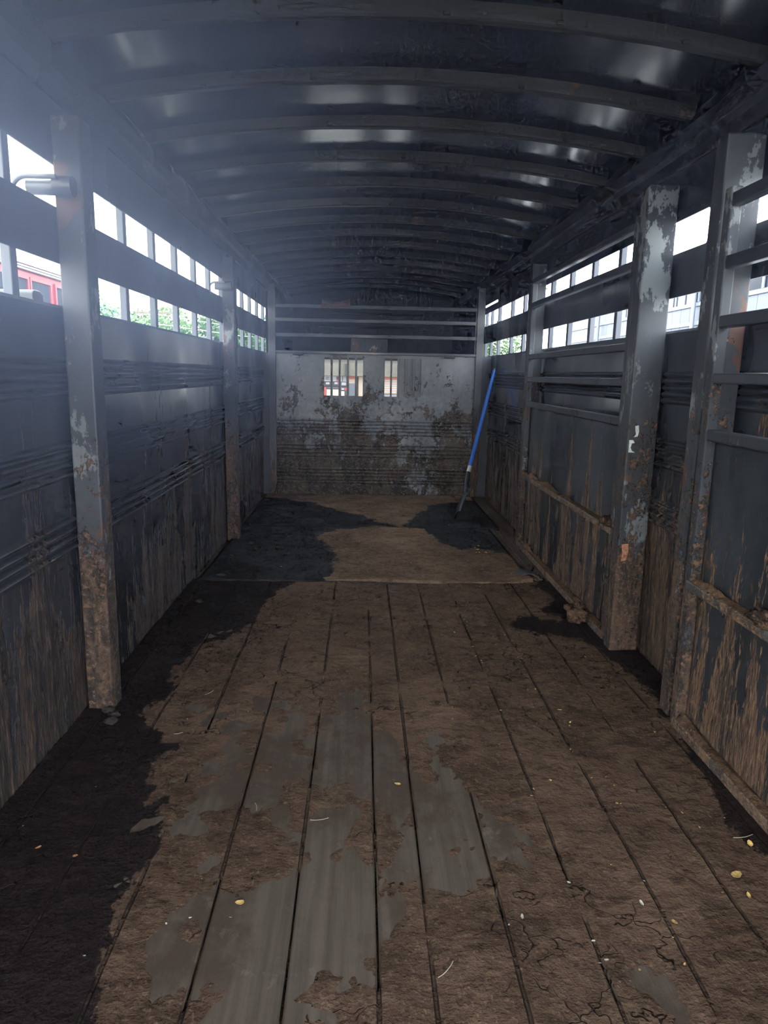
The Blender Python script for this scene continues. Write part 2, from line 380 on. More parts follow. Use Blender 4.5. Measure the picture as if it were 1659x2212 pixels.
m2 = grid('rubber_mat', frange(-.93, 1.10, .02), frange(5.425, 6.92, .02), hmat(5.42, 6.9, -.93, 1.1, False), lambda x, y: wetval(WET_MAT, x, y), MAT['mat'], .0015)
tag(m2, 'dirty rubber mat lying against the front wall, farther of the two', 'mat', 'rubber mats in the front half')

# ------------------------------------------------------------------ side walls
SW = [1.222, 1.195, 1.168, 1.142, 1.115, .950, .918, .885, .853, .700, .670, .640, .610]
def wall_profile(xw, sgn, t=.004, top=1.395):
    """inner face x = xw, swages bulge inward (sgn = +1 for the left wall)."""
    inner = [(xw, -.04)]
    for zc in sorted(SW):
        for k in range(7):
            a = math.pi*k/6
            inner.append((xw + sgn*.015*math.sin(a), zc - .0125 + .025*k/6))
    inner += [(xw, top-.02), (xw+sgn*.004, top-.010), (xw, top)]
    outer = [(xw - sgn*t - sgn*.002, top), (xw - sgn*t - sgn*.002, -.04)]
    return inner + outer
def wall(name, xw, sgn, mat, slots, upper, ys_=(Y0, Y1), lab=None):
    mb = MB(); y0, y1 = ys_
    mb.sweep(wall_profile(xw, sgn), 'y', y0, y1, int((y1-y0)/.11), wob=.006, seed=xw*3)
    xa, xb = sorted((xw, xw - sgn*.006))
    def plate(ya, yb, za, zb): mb.sweep([(xa, za), (xb, za), (xb, zb), (xa, zb)], 'y', ya, yb, max(1, int((yb-ya)/.2)))
    plate(y0, y1, 1.525, 1.695); plate(y0, y1, 1.82, 2.03)
    for lst, za, zb in ((slots, 1.395, 1.525), (upper, 1.695, 1.82)):
        c = y0
        for a, b in lst:
            if a > c: plate(c, a, za, zb)
            c = b
            # rounded slot corners
            for (yy, sy) in ((a, 1), (b, -1)):
                for (zz, sz) in ((za, 1), (zb, -1)):
                    rr = .013; arc = [(yy, zz)]
                    for k in range(5):
                        t = math.pi/2*k/4
                        arc.append((yy+sy*rr*(1-math.sin(t)), zz+sz*rr*(1-math.cos(t))))
                    base = len(mb.v)
                    for xx in (xa, xb): mb.v += [(xx, p_, q_) for p_, q_ in arc]
                    n = len(arc)
                    mb.f += [tuple(base+i for i in range(n)), tuple(base+n+i for i in reversed(range(n)))] + [(base+i, base+(i+1) % n, base+n+(i+1) % n, base+n+i) for i in range(n)]
        if c < y1: plate(c, y1, za, zb)
    o = struct(mb.build(name, mat, smooth=True), lab)
    return o
LS = [(-.9, 1.62), (1.66, 2.40), (2.70, 5.035), (5.62, 7.28)]
wl = wall('wall_left', XL, 1, MAT['wall_l'], LS, LS)
RS = [(-.9, 1.6), (1.66, 2.46), (2.665, 3.06), (3.355, 5.165), (5.50, 6.70)]
wr = wall('wall_right', XR, -1, MAT['wall_r'], RS, RS, (Y0, 6.705))
def bars(xw, sgn, ylist, parent):
    for b in ylist:
        mb = MB(); xa, xb = sorted((xw - sgn*.008, xw - sgn*.036))
        mb.sweep([(xa, -.04), (xb, -.04), (xb, 2.02), (xa, 2.02)], 'y', b-.040, b, 1)
        mb.build('window_bar', MAT['bar'], parent, bevel=.003)
bars(XL, 1, [.9, 1.3, 1.70, 2.11, 3.083, 3.497, 3.90, 4.319, 4.714, 5.13, 5.985, 6.376, 6.80, 7.20], wl)
bars(XR, -1, [.6, 1.4, 2.0, 3.607, 4.021, 4.445, 4.88, 5.70, 6.165], wr)
# outside flanges that close the corners of the box
for nm, xa, xb in (('trim_1', XL-.01, -.905), ('trim_2', 1.165, XR+.01)):
    mb = MB(); mb.box(xa, xb, Y1-.01, Y1+.02, -.04, 2.1); mb.box(xa if xa < 0 else 1.166, xb if xb > 0 else -.906, YF+.01, YF+.016, -.04, 1.385); struct(mb.build(nm, MAT['nose']))

# escape door at the front of the right wall, standing in light gaps
d = MB(); yA, yB = 6.728, 7.44
d.sweep(wall_profile(XR+.004, -1), 'y', yA, yB, 8, wob=.003, seed=5)
def pl(ya, yb, za, zb): d.box(XR+.004, XR+.010, ya, yb, za, zb)
pl(yA, yB, 1.525, 1.695); pl(yA, yB, 1.82, 1.885)
door = struct(d.build('door_1', MAT['wall_r'], smooth=True), 'narrow escape door in the right wall')
for b in (6.745, 7.14, 7.44):
    mb = MB(); mb.box(XR+.012, XR+.04, b-.03, b, .0, 1.88); mb.build('window_bar', MAT['bar'], door, bevel=.003)
mb = MB()   # wall strip above the door and filler that leaves cracks of daylight
mb.box(XR-.002, XR+.006, 6.70, Y1, 1.905, 2.05); mb.box(XR-.002, XR+.006, 7.445, Y1, -.04, 1.91)
for za, zb in ((-.04, .50), (.575, .60), (.64, .88), (.905, .985), (1.0, 1.14), (1.165, 1.35), (1.58, 1.71), (1.865, 1.91)):
    mb.box(XR-.001, XR+.008, 6.70, 6.735, za, zb)
struct(mb.build('trim_3', MAT['wall_r']))

# top rails along both walls
for nm, xw, s in (('trim_4', XL, 1), ('trim_5', XR, -1)):
    mb = MB()
    pr = [(xw-s*.006, 2.01), (xw+s*.012, 2.012), (xw+s*.018, 2.03), (xw+s*.018, 2.062), (xw+s*.040, 2.075), (xw+s*.045, 2.09), (xw+s*.045, 2.135), (xw+s*.030, 2.155), (xw-s*.006, 2.215), (xw-s*.02, 2.215), (xw-s*.02, 2.01)]
    mb.sweep(pr, 'y', Y0, 9.9, 90, wob=.006, seed=s)
    struct(mb.build(nm, MAT['rail'], smooth=True))

# ------------------------------------------------------------------ roof sheet with ribs
mb = MB(); xsn = [XL-.02 + (XR-XL+.04)*i/36 for i in range(37)]
yy = frange(Y0, 9.9, .08)
NX = len(xsn)
for lay in (0, 1):
    for y in yy:
        for x in xsn:
            z = xc(x) + .0022*mn.fractal(Vector((x*2.2, y*2.2, 4)), .6, 2, 3) + (.006 if lay else 0)
            mb.v.append((x, y, z))
NY = len(yy); off = NX*NY
for j in range(NY-1):
    for i in range(NX-1):
        a = j*NX+i
        mb.f.append((a, a+1, a+NX+1, a+NX)); mb.f.append((off+a, off+a+NX, off+a+NX+1, off+a+1))
for j in range(NY-1):
    for i in (0, NX-1):
        a = j*NX+i; mb.f.append((a, a+NX, off+a+NX, off+a))
for j in (0, NY-1):
    for i in range(NX-1):
        a = j*NX+i; mb.f.append((a, a+1, off+a+1, off+a))
ceil = struct(mb.build('ceiling', MAT['ceil'], smooth=True))
rib_me = None
ribs_y = [2.37 + .486*i for i in range(-7, 15)]
for k, yr in enumerate(ribs_y):
    if yr < Y0+.02: continue
    if rib_me is None or k % 3 == 0:
        mb = MB(); prof = [(-.034, .004), (-.024, .002), (-.019, -.040), (-.013, -.046), (.013, -.046), (.019, -.040), (.024, .002), (.034, .004)]
        rings = []
        n = 40
        for i in range(n+1):
            x = XL+.012 + (XR-XL-.024)*i/n
            wv = .0035*mn.noise(Vector((x*3+k*5, k*2.2, 0))); wz = .0025*mn.noise(Vector((x*6, k*3.3, 5)))
            rings.append(len(mb.v))
            for (py, pz) in prof: mb.v.append((x, py+wv, xc(x)-.001+pz + (wz if pz < -.01 else 0)))
        q = len(prof)
        for a, b in zip(rings, rings[1:]):
            for j in range(q): mb.f.append((a+j, a+(j+1) % q, b+(j+1) % q, b+j))
        mb.f += [tuple(reversed(range(q))), tuple(rings[-1]+j for j in range(q))]
        o = mb.build('roof_rib', MAT['rib'], ceil, smooth=True); rib_me = o.data
    else:
        o = bpy.data.objects.new('roof_rib', rib_me); COL.objects.link(o); o.parent = ceil
    o.location = (0, yr, 0)
    # weld tabs on the rear face of each rib
    if yr < 7:
        tb = MB()
        for xx in (-.62, -.16, .19, .62, .98):
            x = xx + R.uniform(-.05, .05); z = xc(x)
            tb.box(x-.011, x+.011, -.031, -.020, z-.044, z-.032)
        t = tb.build('weld_tab', MAT['rib'], o, bevel=.003); t.location = (0, 0, 0); t['kind'] = 'stuff'

# ------------------------------------------------------------------ front bulkhead
mb = MB(); xa, xb = -.90, 1.165
FS = [.745, .712, .680, .648, .612, .505, .470, .430, .395, .265, .232, .198, .160, .130]
prof = [(YF+.006, .0), (YF+.006, .975), (YF, .975)]
for zc in sorted(FS, reverse=True):
    for k in range(7):
        a = math.pi*k/6; prof.append((YF - .010*math.sin(a), zc + .0125 - .025*k/6))
prof += [(YF, .0)]
mb.sweep(prof, 'x', xa, xb, 24, wob=.003, seed=8)
SX = [(-.369, -.310), (-.288, -.232), (-.210, -.151), (-.131, -.073), (-.051, .004), (.216, .271), (.288, .338), (.360, .415), (.435, .490), (.510, .568)]
mb.box(xa, xb, YF, YF+.006, 1.350, 1.380)
mb.box(xa, xb, YF, YF+.006, .975, .985)
c = xa
for a, b in SX:
    mb.box(c, a, YF, YF+.006, .985, 1.350); c = b
mb.box(c, xb, YF, YF+.006, .985, 1.350)
front = struct(mb.build('wall_front', MAT['front'], smooth=True))
for a, b in ((0, 5), (5, 10)):      # thin lips round each louvre
    lp = MB()
    for s0, s1 in SX[a:b]:
        lp.box(s0-.003, s0, YF-.005, YF+.011, .985, 1.350); lp.box(s1, s1+.003, YF-.005, YF+.011, .985, 1.350)
    lp.build('louvre_lip', MAT['gate_tube'], front)
cp = MB(); cp.box(.350, .60, YF+.013, YF+.017, .96, 1.36)
for x in (.40, .47, .54): cp.box(x-.004, x+.004, YF+.009, YF+.013, .965, 1.355)
cp.build('sliding_cover', MAT['front'], front)
tt = MB(); tt.box(xa, xb, YF-.026, YF+.012, 1.380, 1.406); tt.build('top_tube', MAT['gate_tube'], front, bevel=.004)
for x0, x1 in ((-.905, -.835), (1.095, 1.165)):
    s = MB(); s.box(x0, x1, YF-.03, YF+.02, 0.003, 2.02); s.build('side_post', MAT['gate_tube'], front, bevel=.004)
for z in (1.553, 1.694, 1.822):
    s = MB(); s.box(-.84, 1.10, YF-.012, YF+.012, z-.016, z+.016); s.build('cross_bar', MAT['gate_tube'], front, bevel=.003)
s = MB(); s.box(-.115, .02, YF-.017, YF-.013, 1.408, 1.535); s.box(.02, .235, YF-.019, YF-.013, 1.408, 1.528); s.build('latch_plate', MAT['post'], front, bevel=.002)
for x in (-.62, .84):
    s = MB(); s.tube([(x-.05, YF-.04, 1.375), (x+.05, YF-.04, 1.375)], .014, 12); s.build('hinge_barrel', MAT['gate_tube'], front, smooth=True)

# gooseneck nose beyond the bars
mb = MB(); mb.box(-1.0, 1.27, YF+.03, 9.86, 1.33, 1.37); struct(mb.build('trim_6', plain('nose_floor_paint', (0.10, 0.085, 0.06), .8, var=.2)), 'raised floor of the nose section')
mb = MB(); mb.box(-1.0, -.96, Y1+.02, 9.86, 1.37, 2.25); struct(mb.build('trim_7', MAT['nose']))
mb = MB(); mb.box(1.23, 1.27, Y1+.02, 9.86, 1.37, 2.25); struct(mb.build('trim_8', MAT['nose']))
mb = MB(); mb.box(-1.0, 1.27, 9.86, 9.89, 1.33, 2.35)
nf = struct(mb.build('wall_nose', MAT['nose']))
for z in (1.80, 1.98, 2.06):
    s = MB(); s.box(-.6, .9, 9.82, 9.86, z, z+.03); s.build('stiffener', MAT['rib'], nf, bevel=.004)

# rag draped over the topmost cross bar
def cloth(name, cx, cy, z0, w, drop, mat, label):
    nx, nu = 26, 18; v = []; fs = []
    for j in range(nu+1):
        t = j/nu*2-1
        for i in range(nx+1):
            s_ = i/nx; x = cx + (s_-.5)*w
            dr = drop*(.75+.35*mn.noise(Vector((s_*3, 2, 1))) )
            hump = .020 + .032*(abs(s_-.5)*2)**1.5*(1 if s_ > .5 else .7)
            yy_ = cy + t*.030 + .010*mn.noise(Vector((s_*8, t*3, 3)))
            z = z0 + hump*(1-abs(t)) - dr*max(0, abs(t)-.25)
            v.append((x+.01*mn.noise(Vector((s_*5, t*4, 8))), yy_, z))
    for j in range(nu):
        for i in range(nx): a = j*(nx+1)+i; fs.append((a, a+1, a+nx+2, a+nx+1))
    mb = MB(); mb.v = v; mb.f = fs
    o = mb.build(name, mat, smooth=True); so = o.modifiers.new('thick', 'SOLIDIFY'); so.thickness = .004; so.offset = 1
    return tag(o, label, 'rag')
cloth('rag', -.26, YF, 1.841, .27, .04, MAT['rag'], 'faded reddish brown rag draped over the topmost bar at the front')

# ------------------------------------------------------------------ posts
def post(label, x0, x1, y0, y1, fl, grp='steel posts along the side walls', extra=None):
    t = thing('steel_post', label, 'post', ((x0+x1)/2, y0, 0), grp)
    m_ = MB(); m_.box(x0, x1, y0, y1, .001, 1.95); m_.build('post_tube', MAT['post'], t, bevel=.006)
    if fl:
        m_ = MB(); m_.box(*fl[:4], .001, fl[4] if len(fl) > 4 else 1.94); m_.build('side_channel', MAT['gate_tube'], t, bevel=.003)
    return t
# thickness is kept clear of the swages (walls bulge 11 mm)
pA = post('peeling grey and rusty post on left wall nearest the viewer', XL+.015, -.868, 2.335, 2.43, (XL+.015, -.915, 2.432, 2.56))
pB = post('brown stained post farther along the left wall', XL+.015, -.875, 4.95, 5.04, (XL+.015, -.915, 5.042, 5.12))
pC = post('rusty grey post on right wall with torn white sticker', 1.112, XR-.015, 2.905, 2.985, (1.215, XR-.015, 2.987, 3.01))
pD = post('rust orange and grey post on right wall nearest the viewer', 1.112, XR-.015, 2.30, 2.375, (1.185, XR-.015, 2.377, 2.47, 1.37))
pE = post('narrow dark post on right wall beyond the far gate', 1.135, XR-.015, 4.91, 4.98, None)
# torn sticker on post C (faces the viewer)
def flat_poly(name, pts, y, th, mat, parent):
    m_ = MB(); n = len(pts)
    m_.v = [(x, y, z) for x, z in pts] + [(x, y-th, z) for x, z in pts]
    m_.f = [tuple(range(n)), tuple(n+i for i in reversed(range(n)))] + [(i, (i+1) % n, n+(i+1) % n, n+i) for i in range(n)]
    return m_.build(name, mat, parent)
sx0 = 1.12
flat_poly('torn_sticker', [(sx0+.020, 1.008), (sx0+.034, 1.012), (sx0+.038, .985), (sx0+.033, .965), (sx0+.018, .962), (sx0+.026, .975), (sx0+.022, .99)], 2.9045, .0012, MAT['sticker'], pC)
flat_poly('torn_sticker', [(sx0, .950), (sx0+.016, .950), (sx0+.024, .938), (sx0+.012, .936), (sx0+.008, .918), (sx0+.014, .905), (sx0+.028, .898), (sx0+.0, .898)], 2.9045, .0012, MAT['sticker'], pC)
flat_poly('torn_sticker', [(1.125, .50), (1.155, .505), (1.158, .47), (1.150, .43), (1.128, .425), (1.132, .46)], 2.9045, .0012, plain('faded_orange_sticker', (0.30, 0.13, 0.07), .8, var=.5, sc=70), pC)

# latch bars passing out through the upper slots
def latch(y, z, label, x0=-.862, L=.155):
    t = thing('slide_latch', label, 'latch', (x0, y-.03, z))
    m_ = MB(); m_.tube([(x0-.02, y, z), (x0-.075, y, z)], .030, 16); m_.build('sleeve', MAT['gate_tube'], t, smooth=True)
    m_ = MB(); m_.tube([(x0-.07, y, z-.004), (x0-L, y, z-.004)], .0225, 14); m_.build('slide_bar', MAT['bar'], t, smooth=True)
    m_ = MB(); pts = [(x0-.06, y-.028, z+.020)]
    for k in range(9):
        a = math.pi/2*k/8
        pts.append((x0-L+.01-.045*math.sin(a), y-.028, z-.02+.04*math.cos(a)))
    pts.append((x0-L-.037, y-.028, z-.055))
    m_.tube(pts, .0075, 10); m_.build('pull_rod', MAT['bar'], t, smooth=True)
latch(2.300, 1.738, 'grey slide latch with curved pull rod on nearest left post')
latch(4.915, 1.757, 'grey slide latch on the farther left post', L=.13)
def bracket(y, z, x0, x1, label, red=False):
    t = thing('outside_bracket', label, 'bracket', ((x0+x1)/2, y, z), None)
    m_ = MB(); m_.sweep([(y, z-.028), (y+.07, z-.028), (y+.07, z+.012), (y+.05, z+.022), (y+.012, z+.022), (y, z+.012)], 'x', x0, x1, 1); m_.build('housing', MAT['black'], t, bevel=.004)
    if red:
        m_ = MB(); m_.box(x1-.06, x1-.02, y-.012, y-.001, z-.032, z-.016); m_.build('red_tab', plain('red_tab', (.6, .03, .03), .5), t, bevel=.003)
bracket(2.27, 1.412, -1.20, -1.012, 'dark blue grey bracket outside nearest left lower slot', True)
bracket(4.95, 1.405, -1.26, -1.012, 'dark bracket outside farther left lower slot')

# ------------------------------------------------------------------ swing gates folded on the right wall
def manure(name, x0, x1, y0, y1, zf, amp, seed, label, thr=.0):
    xs_ = frange(x0, x1, max(.006, (x1-x0)/8)); ys_ = frange(y0, y1, .018)
    def h(x, y):
        e = min(1, (x-x0)/.012, (x1-x)/.012, (y-y0)/.02, (y1-y)/.02)
        n_ = mn.fractal(Vector((x*22+seed, y*5, seed)), .8, 2.2, 5)*.6 + mn.fractal(Vector((y*1.7+seed, 1, seed)), .8, 2, 3)*.6
        return zf(y) + max(.0006, amp*max(0, n_+thr)*max(0, e) )
    o = grid(name, xs_, ys_, h, lambda x, y: -1.0, MAT['crumb'], None)
    o.data.transform(Matrix.Identity(4))
    return tag(o, label, 'manure', kind='stuff')
MAT['crumb'] = dirt_mat('caked_manure', (0.062, 0.037, 0.023), (0.135, 0.082, 0.048), (0.02, 0.013, 0.01), (0.03, 0.02, 0.015), crack=False)
def gate(label, ya, yb, rails, xg=1.125, end_frames=True):
    t = thing('swing_gate', label, 'gate', (xg, ya, 0), 'swing gates folded against the right wall')
    X0, X1 = xg-.002, xg+.034
    for yy_ in (ya, yb-.045):
        m_ = MB(); m_.box(X0, X1, yy_, yy_+.045, .012, rails[0][1]+.02); m_.build('end_tube', MAT['post'], t, bevel=.005)
    for (za, zb) in rails:
        m_ = MB(); m_.box(X0+.001, X1-.001, ya+.045, yb-.045, za, zb)
        m_.build('rail', MAT['gate_tube'], t, bevel=.005)
    # upper and lower sheets
    for (za, zb, sd_) in ((.545, 1.005, 1), (.05, .512, 2)):
        m_ = MB(); Xs = X1+.002
        m_.sweep([(Xs, za), (Xs+.004, za), (Xs+.004, zb)] + [(Xs, zb - (zb-za)*k/8) for k in range(8)], 'y', ya+.03, yb-.03, 24, wob=.006, seed=sd_+ya)
        m_.build('sheet_panel', MAT['gate'], t, smooth=True)
    m_ = MB(); m_.box(X0-.004, X1, ya+.02, yb-.02, .512, .545); m_.build('ledge', MAT['ledge'], t, bevel=.006)
    m_ = MB(); m_.box(X0-.004, X1, ya+.02, yb-.02, .014, .052); m_.build('ledge', MAT['ledge'], t, bevel=.006)
    return t
g1 = gate('long dark gate caked with manure between two right wall posts', 3.015, 4.875,
          [(1.808, 1.842), (1.652, 1.688), (1.318, 1.352), (1.168, 1.202), (1.000, 1.036)])
g2 = gate('nearest gate on the right wall, running out of frame', .35, 2.255,
          [(1.715, 1.755), (1.535, 1.575), (1.360, 1.398), (1.190, 1.224), (1.012, 1.048)], xg=1.10)
manure('ledge_manure', 1.121, 1.158, 3.06, 4.84, lambda y: .5455, .055, 3.3, 'brown manure clumps heaped on ledge of the far gate', .12)
manure('ledge_manure', 1.096, 1.133, .6, 2.21, lambda y: .5455, .06, 8.8, 'orange brown manure heaped on ledge of nearest gate', .15)
manure('ledge_manure', 1.121, 1.158, 3.06, 4.84, lambda y: .0525, .085, 5.7, 'manure packed on bottom ledge of the far gate', .05)
manure('ledge_manure', 1.096, 1.133, .6, 2.21, lambda y: .0525, .05, 6.1, 'manure packed on bottom ledge of nearest gate', .05)
# ------------------------------------------------------------------ shovel
sh = thing('shovel', 'blue handled black scoop shovel leaning on the right wall', 'shovel', (.79, 5.68, .016))
def bez(a, b, c, n=10): return [tuple(Vector(a)*(1-t)**2 + Vector(b)*2*t*(1-t) + Vector(c)*t*t) for t in [k/n for k in range(n+1)]]
top = Vector((1.205, 6.504, 1.250)); bot = Vector((.934, 5.965, .435))
MB().tube([bot, bot.lerp(top, .5), top], [.0165, .0165, .0155], 16).build('handle', MAT['blue'], sh, smooth=True)
dirv = (top-bot).normalized()
MB().tube([top, top+dirv*.02], [.0165, .012], 14).build('end_cap', MAT['black'], sh, smooth=True)
MB().tube([bot-dirv*.055, bot+dirv*.002], .0185, 16).build('collar', MAT['silver'], sh, smooth=True)
s0 = bot-dirv*.05; s2 = Vector((.890, 5.845, .20))
MB().tube(bez(s0, (.893, 5.885, .31), s2), [.0175]*4+[.018, .019, .021, .022, .023, .022, .020], 14).build('socket', MAT['black'], sh, smooth=True)
# scoop: tip on the mat, seen nearly edge-on
tip = Vector((.790, 5.69, .020)); topb = Vector((.893, 5.852, .205))
ax = (tip-topb).normalized(); wdir = Vector((-.10, .96, -.55)); wdir = (wdir - ax*wdir.dot(ax)).normalized(); nrm = ax.cross(wdir)
mb = MB(); nu, nv = 14, 14; Lb = (tip-topb).length
hw = .075
for layer in (0, 1):
    for j in range(nv+1):
        t = j/nv
        w_ = hw*(.45+.55*min(1, t*4)) if t < .25 else hw
        for i in range(nu+1):
            s_ = i/nu*2-1
            cup = .035*abs(s_)**3*(1-.5*t)
            q = topb + ax*(Lb*t) + wdir*(w_*s_) + nrm*(cup - .012*math.sin(math.pi*t) + (.004 if layer else 0))
            mb.v.append(tuple(q))
K = (nu+1)*(nv+1)
for j in range(nv):
    for i in range(nu):
        a = j*(nu+1)+i; mb.f.append((a, a+1, a+nu+2, a+nu+1)); mb.f.append((K+a, K+a+nu+1, K+a+nu+2, K+a+1))
edge = [i for i in range(nu+1)] + [j*(nu+1)+nu for j in range(1, nv+1)] + [nv*(nu+1)+i for i in range(nu-1, -1, -1)] + [j*(nu+1) for j in range(nv-1, 0, -1)]
for a, b in zip(edge, edge[1:]+edge[:1]): mb.f.append((a, b, K+b, K+a))
lo = min(v[2] for v in mb.v)
bl = mb.build('blade', MAT['black'], sh, smooth=True)
bl.location.z += .0185 - lo

# ------------------------------------------------------------------ litter on the floor
def floor_z(x, y): 
    return (.018 if y > 3.95 else max(.001, hdirt(x, y)))
def leaf_mesh(kind):
    mb = MB(); n = 8; a = R.uniform(.7, 1.3)
    pts = []
    for k in range(n):
        t = 2*math.pi*k/n
        pts.append((math.cos(t)*(1+.25*math.cos(t)), math.sin(t)*.55*a))
    c0 = R.uniform(.5, 1.1)
    mb.v = [(0, 0, 0)] + [(x, y, c0*(x*x*.35+abs(y)*.5)+.05*R.random()) for x, y in pts]
    mb.v += [(0, 0, -.08)] + [(x, y, z-.08) for x, y, z in mb.v[1:]]
    for k in range(n):
        i, j = 1+k, 1+(k+1) % n
        mb.f += [(0, i, j), (n+1, n+1+j, n+1+i), (i, n+1+i, n+1+j, j)]
    return mb
protos = [leaf_mesh(0) for _ in range(5)]
lm = []
for q in protos:
    for mt in ('leaf', 'leaf2', 'chip'):
        me = bpy.data.meshes.new('leaf_bit'); me.from_pydata(q.v, [], q.f); me.update(); me.materials.append(MAT[mt]); lm.append(me)
def put_leaf(x, y, s, kind, label, grp, name='leaf_bit', cat='leaf'):
    me = lm[R.randrange(5)*3 + kind]
    o = bpy.data.objects.new(name, me); COL.objects.link(o)
    o.location = (x, y, floor_z(x, y)+s*.10+.0006); s = s*.8
    o.scale = (s, s*R.uniform(.7, 1.1), s)
    o.rotation_euler = (R.uniform(-.2, .2), R.uniform(-.2, .2), R.uniform(0, 6.28))
    return tag(o, label, cat, grp)
big = [(-.262, 1.413, .013, 0, 'yellow leaf curl on the bare board, left of centre'), (.123, 1.888, .013, 0, 'yellow leaf curl on the middle board'),
       (.933, 1.489, .019, 0, 'largest pale yellow leaf, near right foreground'), (.928, 1.422, .010, 0, 'round yellow leaf just below the largest one'),
       (.714, 1.343, .011, 0, 'yellow leaf lying in the rightmost open joint'), (.377, 1.366, .009, 2, 'pale chip lying on cracked manure in front'),
       (.663, 1.402, .010, 2, 'whitish leaf scrap above the right joint'), (.738, 2.35, .010, 0, 'lone yellow leaf below the right post foot'),
       (1.029, 1.599, .012, 0, 'yellow leaf at edge of the damp strip on right')]
for x, y, s, k, lab in big: put_leaf(x, y, s, k, lab, None)
put_leaf(-.80, 1.60, .010, 1, 'orange leaf scrap on the dark damp floor at left', None)
put_leaf(-.70, 1.57, .008, 1, 'smaller orange leaf scrap on dark damp floor, toward the boards', None)
for i in range(64):
    t = R.random()
    y = 1.2 + 2.7*R.random()**1.2; x = min(1.02, max(.12, R.gauss(.70, .22)))
    if i % 3 == 0: x = .70 + R.uniform(-.012, .012) if i % 2 else .518 + R.uniform(-.01, .01)
    put_leaf(x, y, R.uniform(.0028, .0065), 0 if R.random() < .6 else 2, 'tiny yellowish leaf scrap scattered on the right of the floor', 'tiny leaf scraps on the floor')
for i in range(9):
    put_leaf(.80+R.uniform(-.06, .06), 4.72+R.uniform(-.12, .12), R.uniform(.009, .015), 0, 'small yellow leaf in the cluster on the near mat', 'leaf cluster on the near mat')
for i in range(26):
    y = 4.1+2.6*R.random(); put_leaf(R.uniform(-.7, .95), y, R.uniform(.004, .008), 2, 'pale chip speck scattered on the rubber mats', 'pale specks on the mats', 'chip', 'chip')
for i in range(16):
    y = 1.25+2.5*R.random(); put_leaf(R.uniform(-.9, -.2), y, R.uniform(.0025, .005), 2, 'pale chip speck scattered on the left floor', 'pale specks on the left floor', 'chip', 'chip')
# straws
SL = [(-.10, 1.72, .05, 0.2, 'pale bent straw on the middle board'), (-.56, 2.49, .045, 1.0, 'pale straw beside the damp edge, left side'), (.19, 1.22, .05, .8, 'pale straw on cracked manure at front'),
      (1.03, 1.63, .055, .1, 'pale straw in the damp strip on the right'), (-.28, 1.78, .035, 1.8, 'short straw left of the centre boards'), (-.60, 2.18, .03, .2, 'short straw crossing a left board joint')]
for x, y, L, a, lab in SL:
    pts = []
    for k in range(9):
        t = k/8-.5; px = x + math.cos(a)*L*t - math.sin(a)*L*.35*(t*t); py = y + math.sin(a)*L*t + math.cos(a)*L*.35*(t*t)
        pts.append((px, py, floor_z(px, py)+.0016))
    tag(MB().tube(pts, .0009, 5).build('straw', MAT['straw'], smooth=True), lab, 'straw')
MAT['clodm'] = plain('dark_clod', (0.022, 0.016, 0.013), .95, var=.4, sc=60)
# clods of manure
def clod(x, y, z, s, label, grp=None, flat=.6, mat=None):
    bm = bmesh.new(); bmesh.ops.create_icosphere(bm, subdivisions=3, radius=1)
    sd_ = R.uniform(0, 99)
    for v in bm.verts:
        k = 1 + .55*mn.fractal(v.co*1.6 + Vector((sd_, 0, 0)), .8, 2, 4)
        v.co = v.co*k; v.co.z *= flat
    lo = min(v.co.z for v in bm.verts)
    me = bpy.data.meshes.new('manure_clod'); bm.to_mesh(me); bm.free()
    for p_ in me.polygons: p_.use_smooth = True
    me.materials.append(mat or MAT['crumb'])
    o = bpy.data.objects.new('manure_clod', me); COL.objects.link(o); o.scale = (s, s, s); o.location = (x, y, z - lo*s - .002)
    o.rotation_euler = (0, 0, R.uniform(0, 6)); return tag(o, label, 'manure', grp)
clod(1.055, 4.02, .0, .042, 'rounded manure clod beside right corner of the mat', flat=.45)
clod(1.118, 3.075, .5455, .036, 'big manure clod on near end of the far gate ledge')
clod(1.10, 1.78, .5455, .040, 'pale manure clod on the nearest gate ledge')
clod(1.075, 3.28, .004, .05, 'straw filled manure heap at foot of the far gate', flat=.9)
for x, y in ((-.70, 4.62), (-.62, 4.55), (-.55, 4.66), (-.48, 4.5), (-.76, 4.8)):
    clod(x, y, .016, R.uniform(.012, .024), 'small dark clod on the left of the near mat', 'dark clods on the near mat', mat=MAT['clodm'])
for i in range(10):
    clod(-.86+R.uniform(-.03, .05), 1.5+.5*i+R.uniform(-.1, .1) if i > 3 else 2.2+R.uniform(-.12, .12), .006, R.uniform(.012, .024), 'small dark clod along foot of the left wall', 'dark clods along left wall', mat=MAT['clodm'])
# torn rubber flap at the right front corner of the mat
mb = MB(); n = 12
for layer in (0, 1):
    for j in range(5):
        for i in range(n+1):
            t = i/n; s_ = j/4
            mb.v.append((.955 + .13*t + .01*s_, 4.03 - .06*t + .14*s_ + .02*t*s_, .018 + .028*math.sin(math.pi*min(1, t*1.1))*(1-s_*.7) + (.006 if layer else 0)))
K = 5*(n+1)
for j in range(4):
    for i in range(n): a = j*(n+1)+i; mb.f += [(a, a+1, a+n+2, a+n+1), (K+a, K+a+n+1, K+a+n+2, K+a+1)]
edge = [i for i in range(n+1)] + [j*(n+1)+n for j in range(1, 5)] + [4*(n+1)+i for i in range(n-1, -1, -1)] + [j*(n+1) for j in range(3, 0, -1)]
for a, b in zip(edge, edge[1:]+edge[:1]): mb.f.append((a, b, K+b, K+a))
tag(mb.build('rubber_flap', MAT['rubberflap'], smooth=True), 'torn curled rubber flap at right corner of the near mat', 'mat')

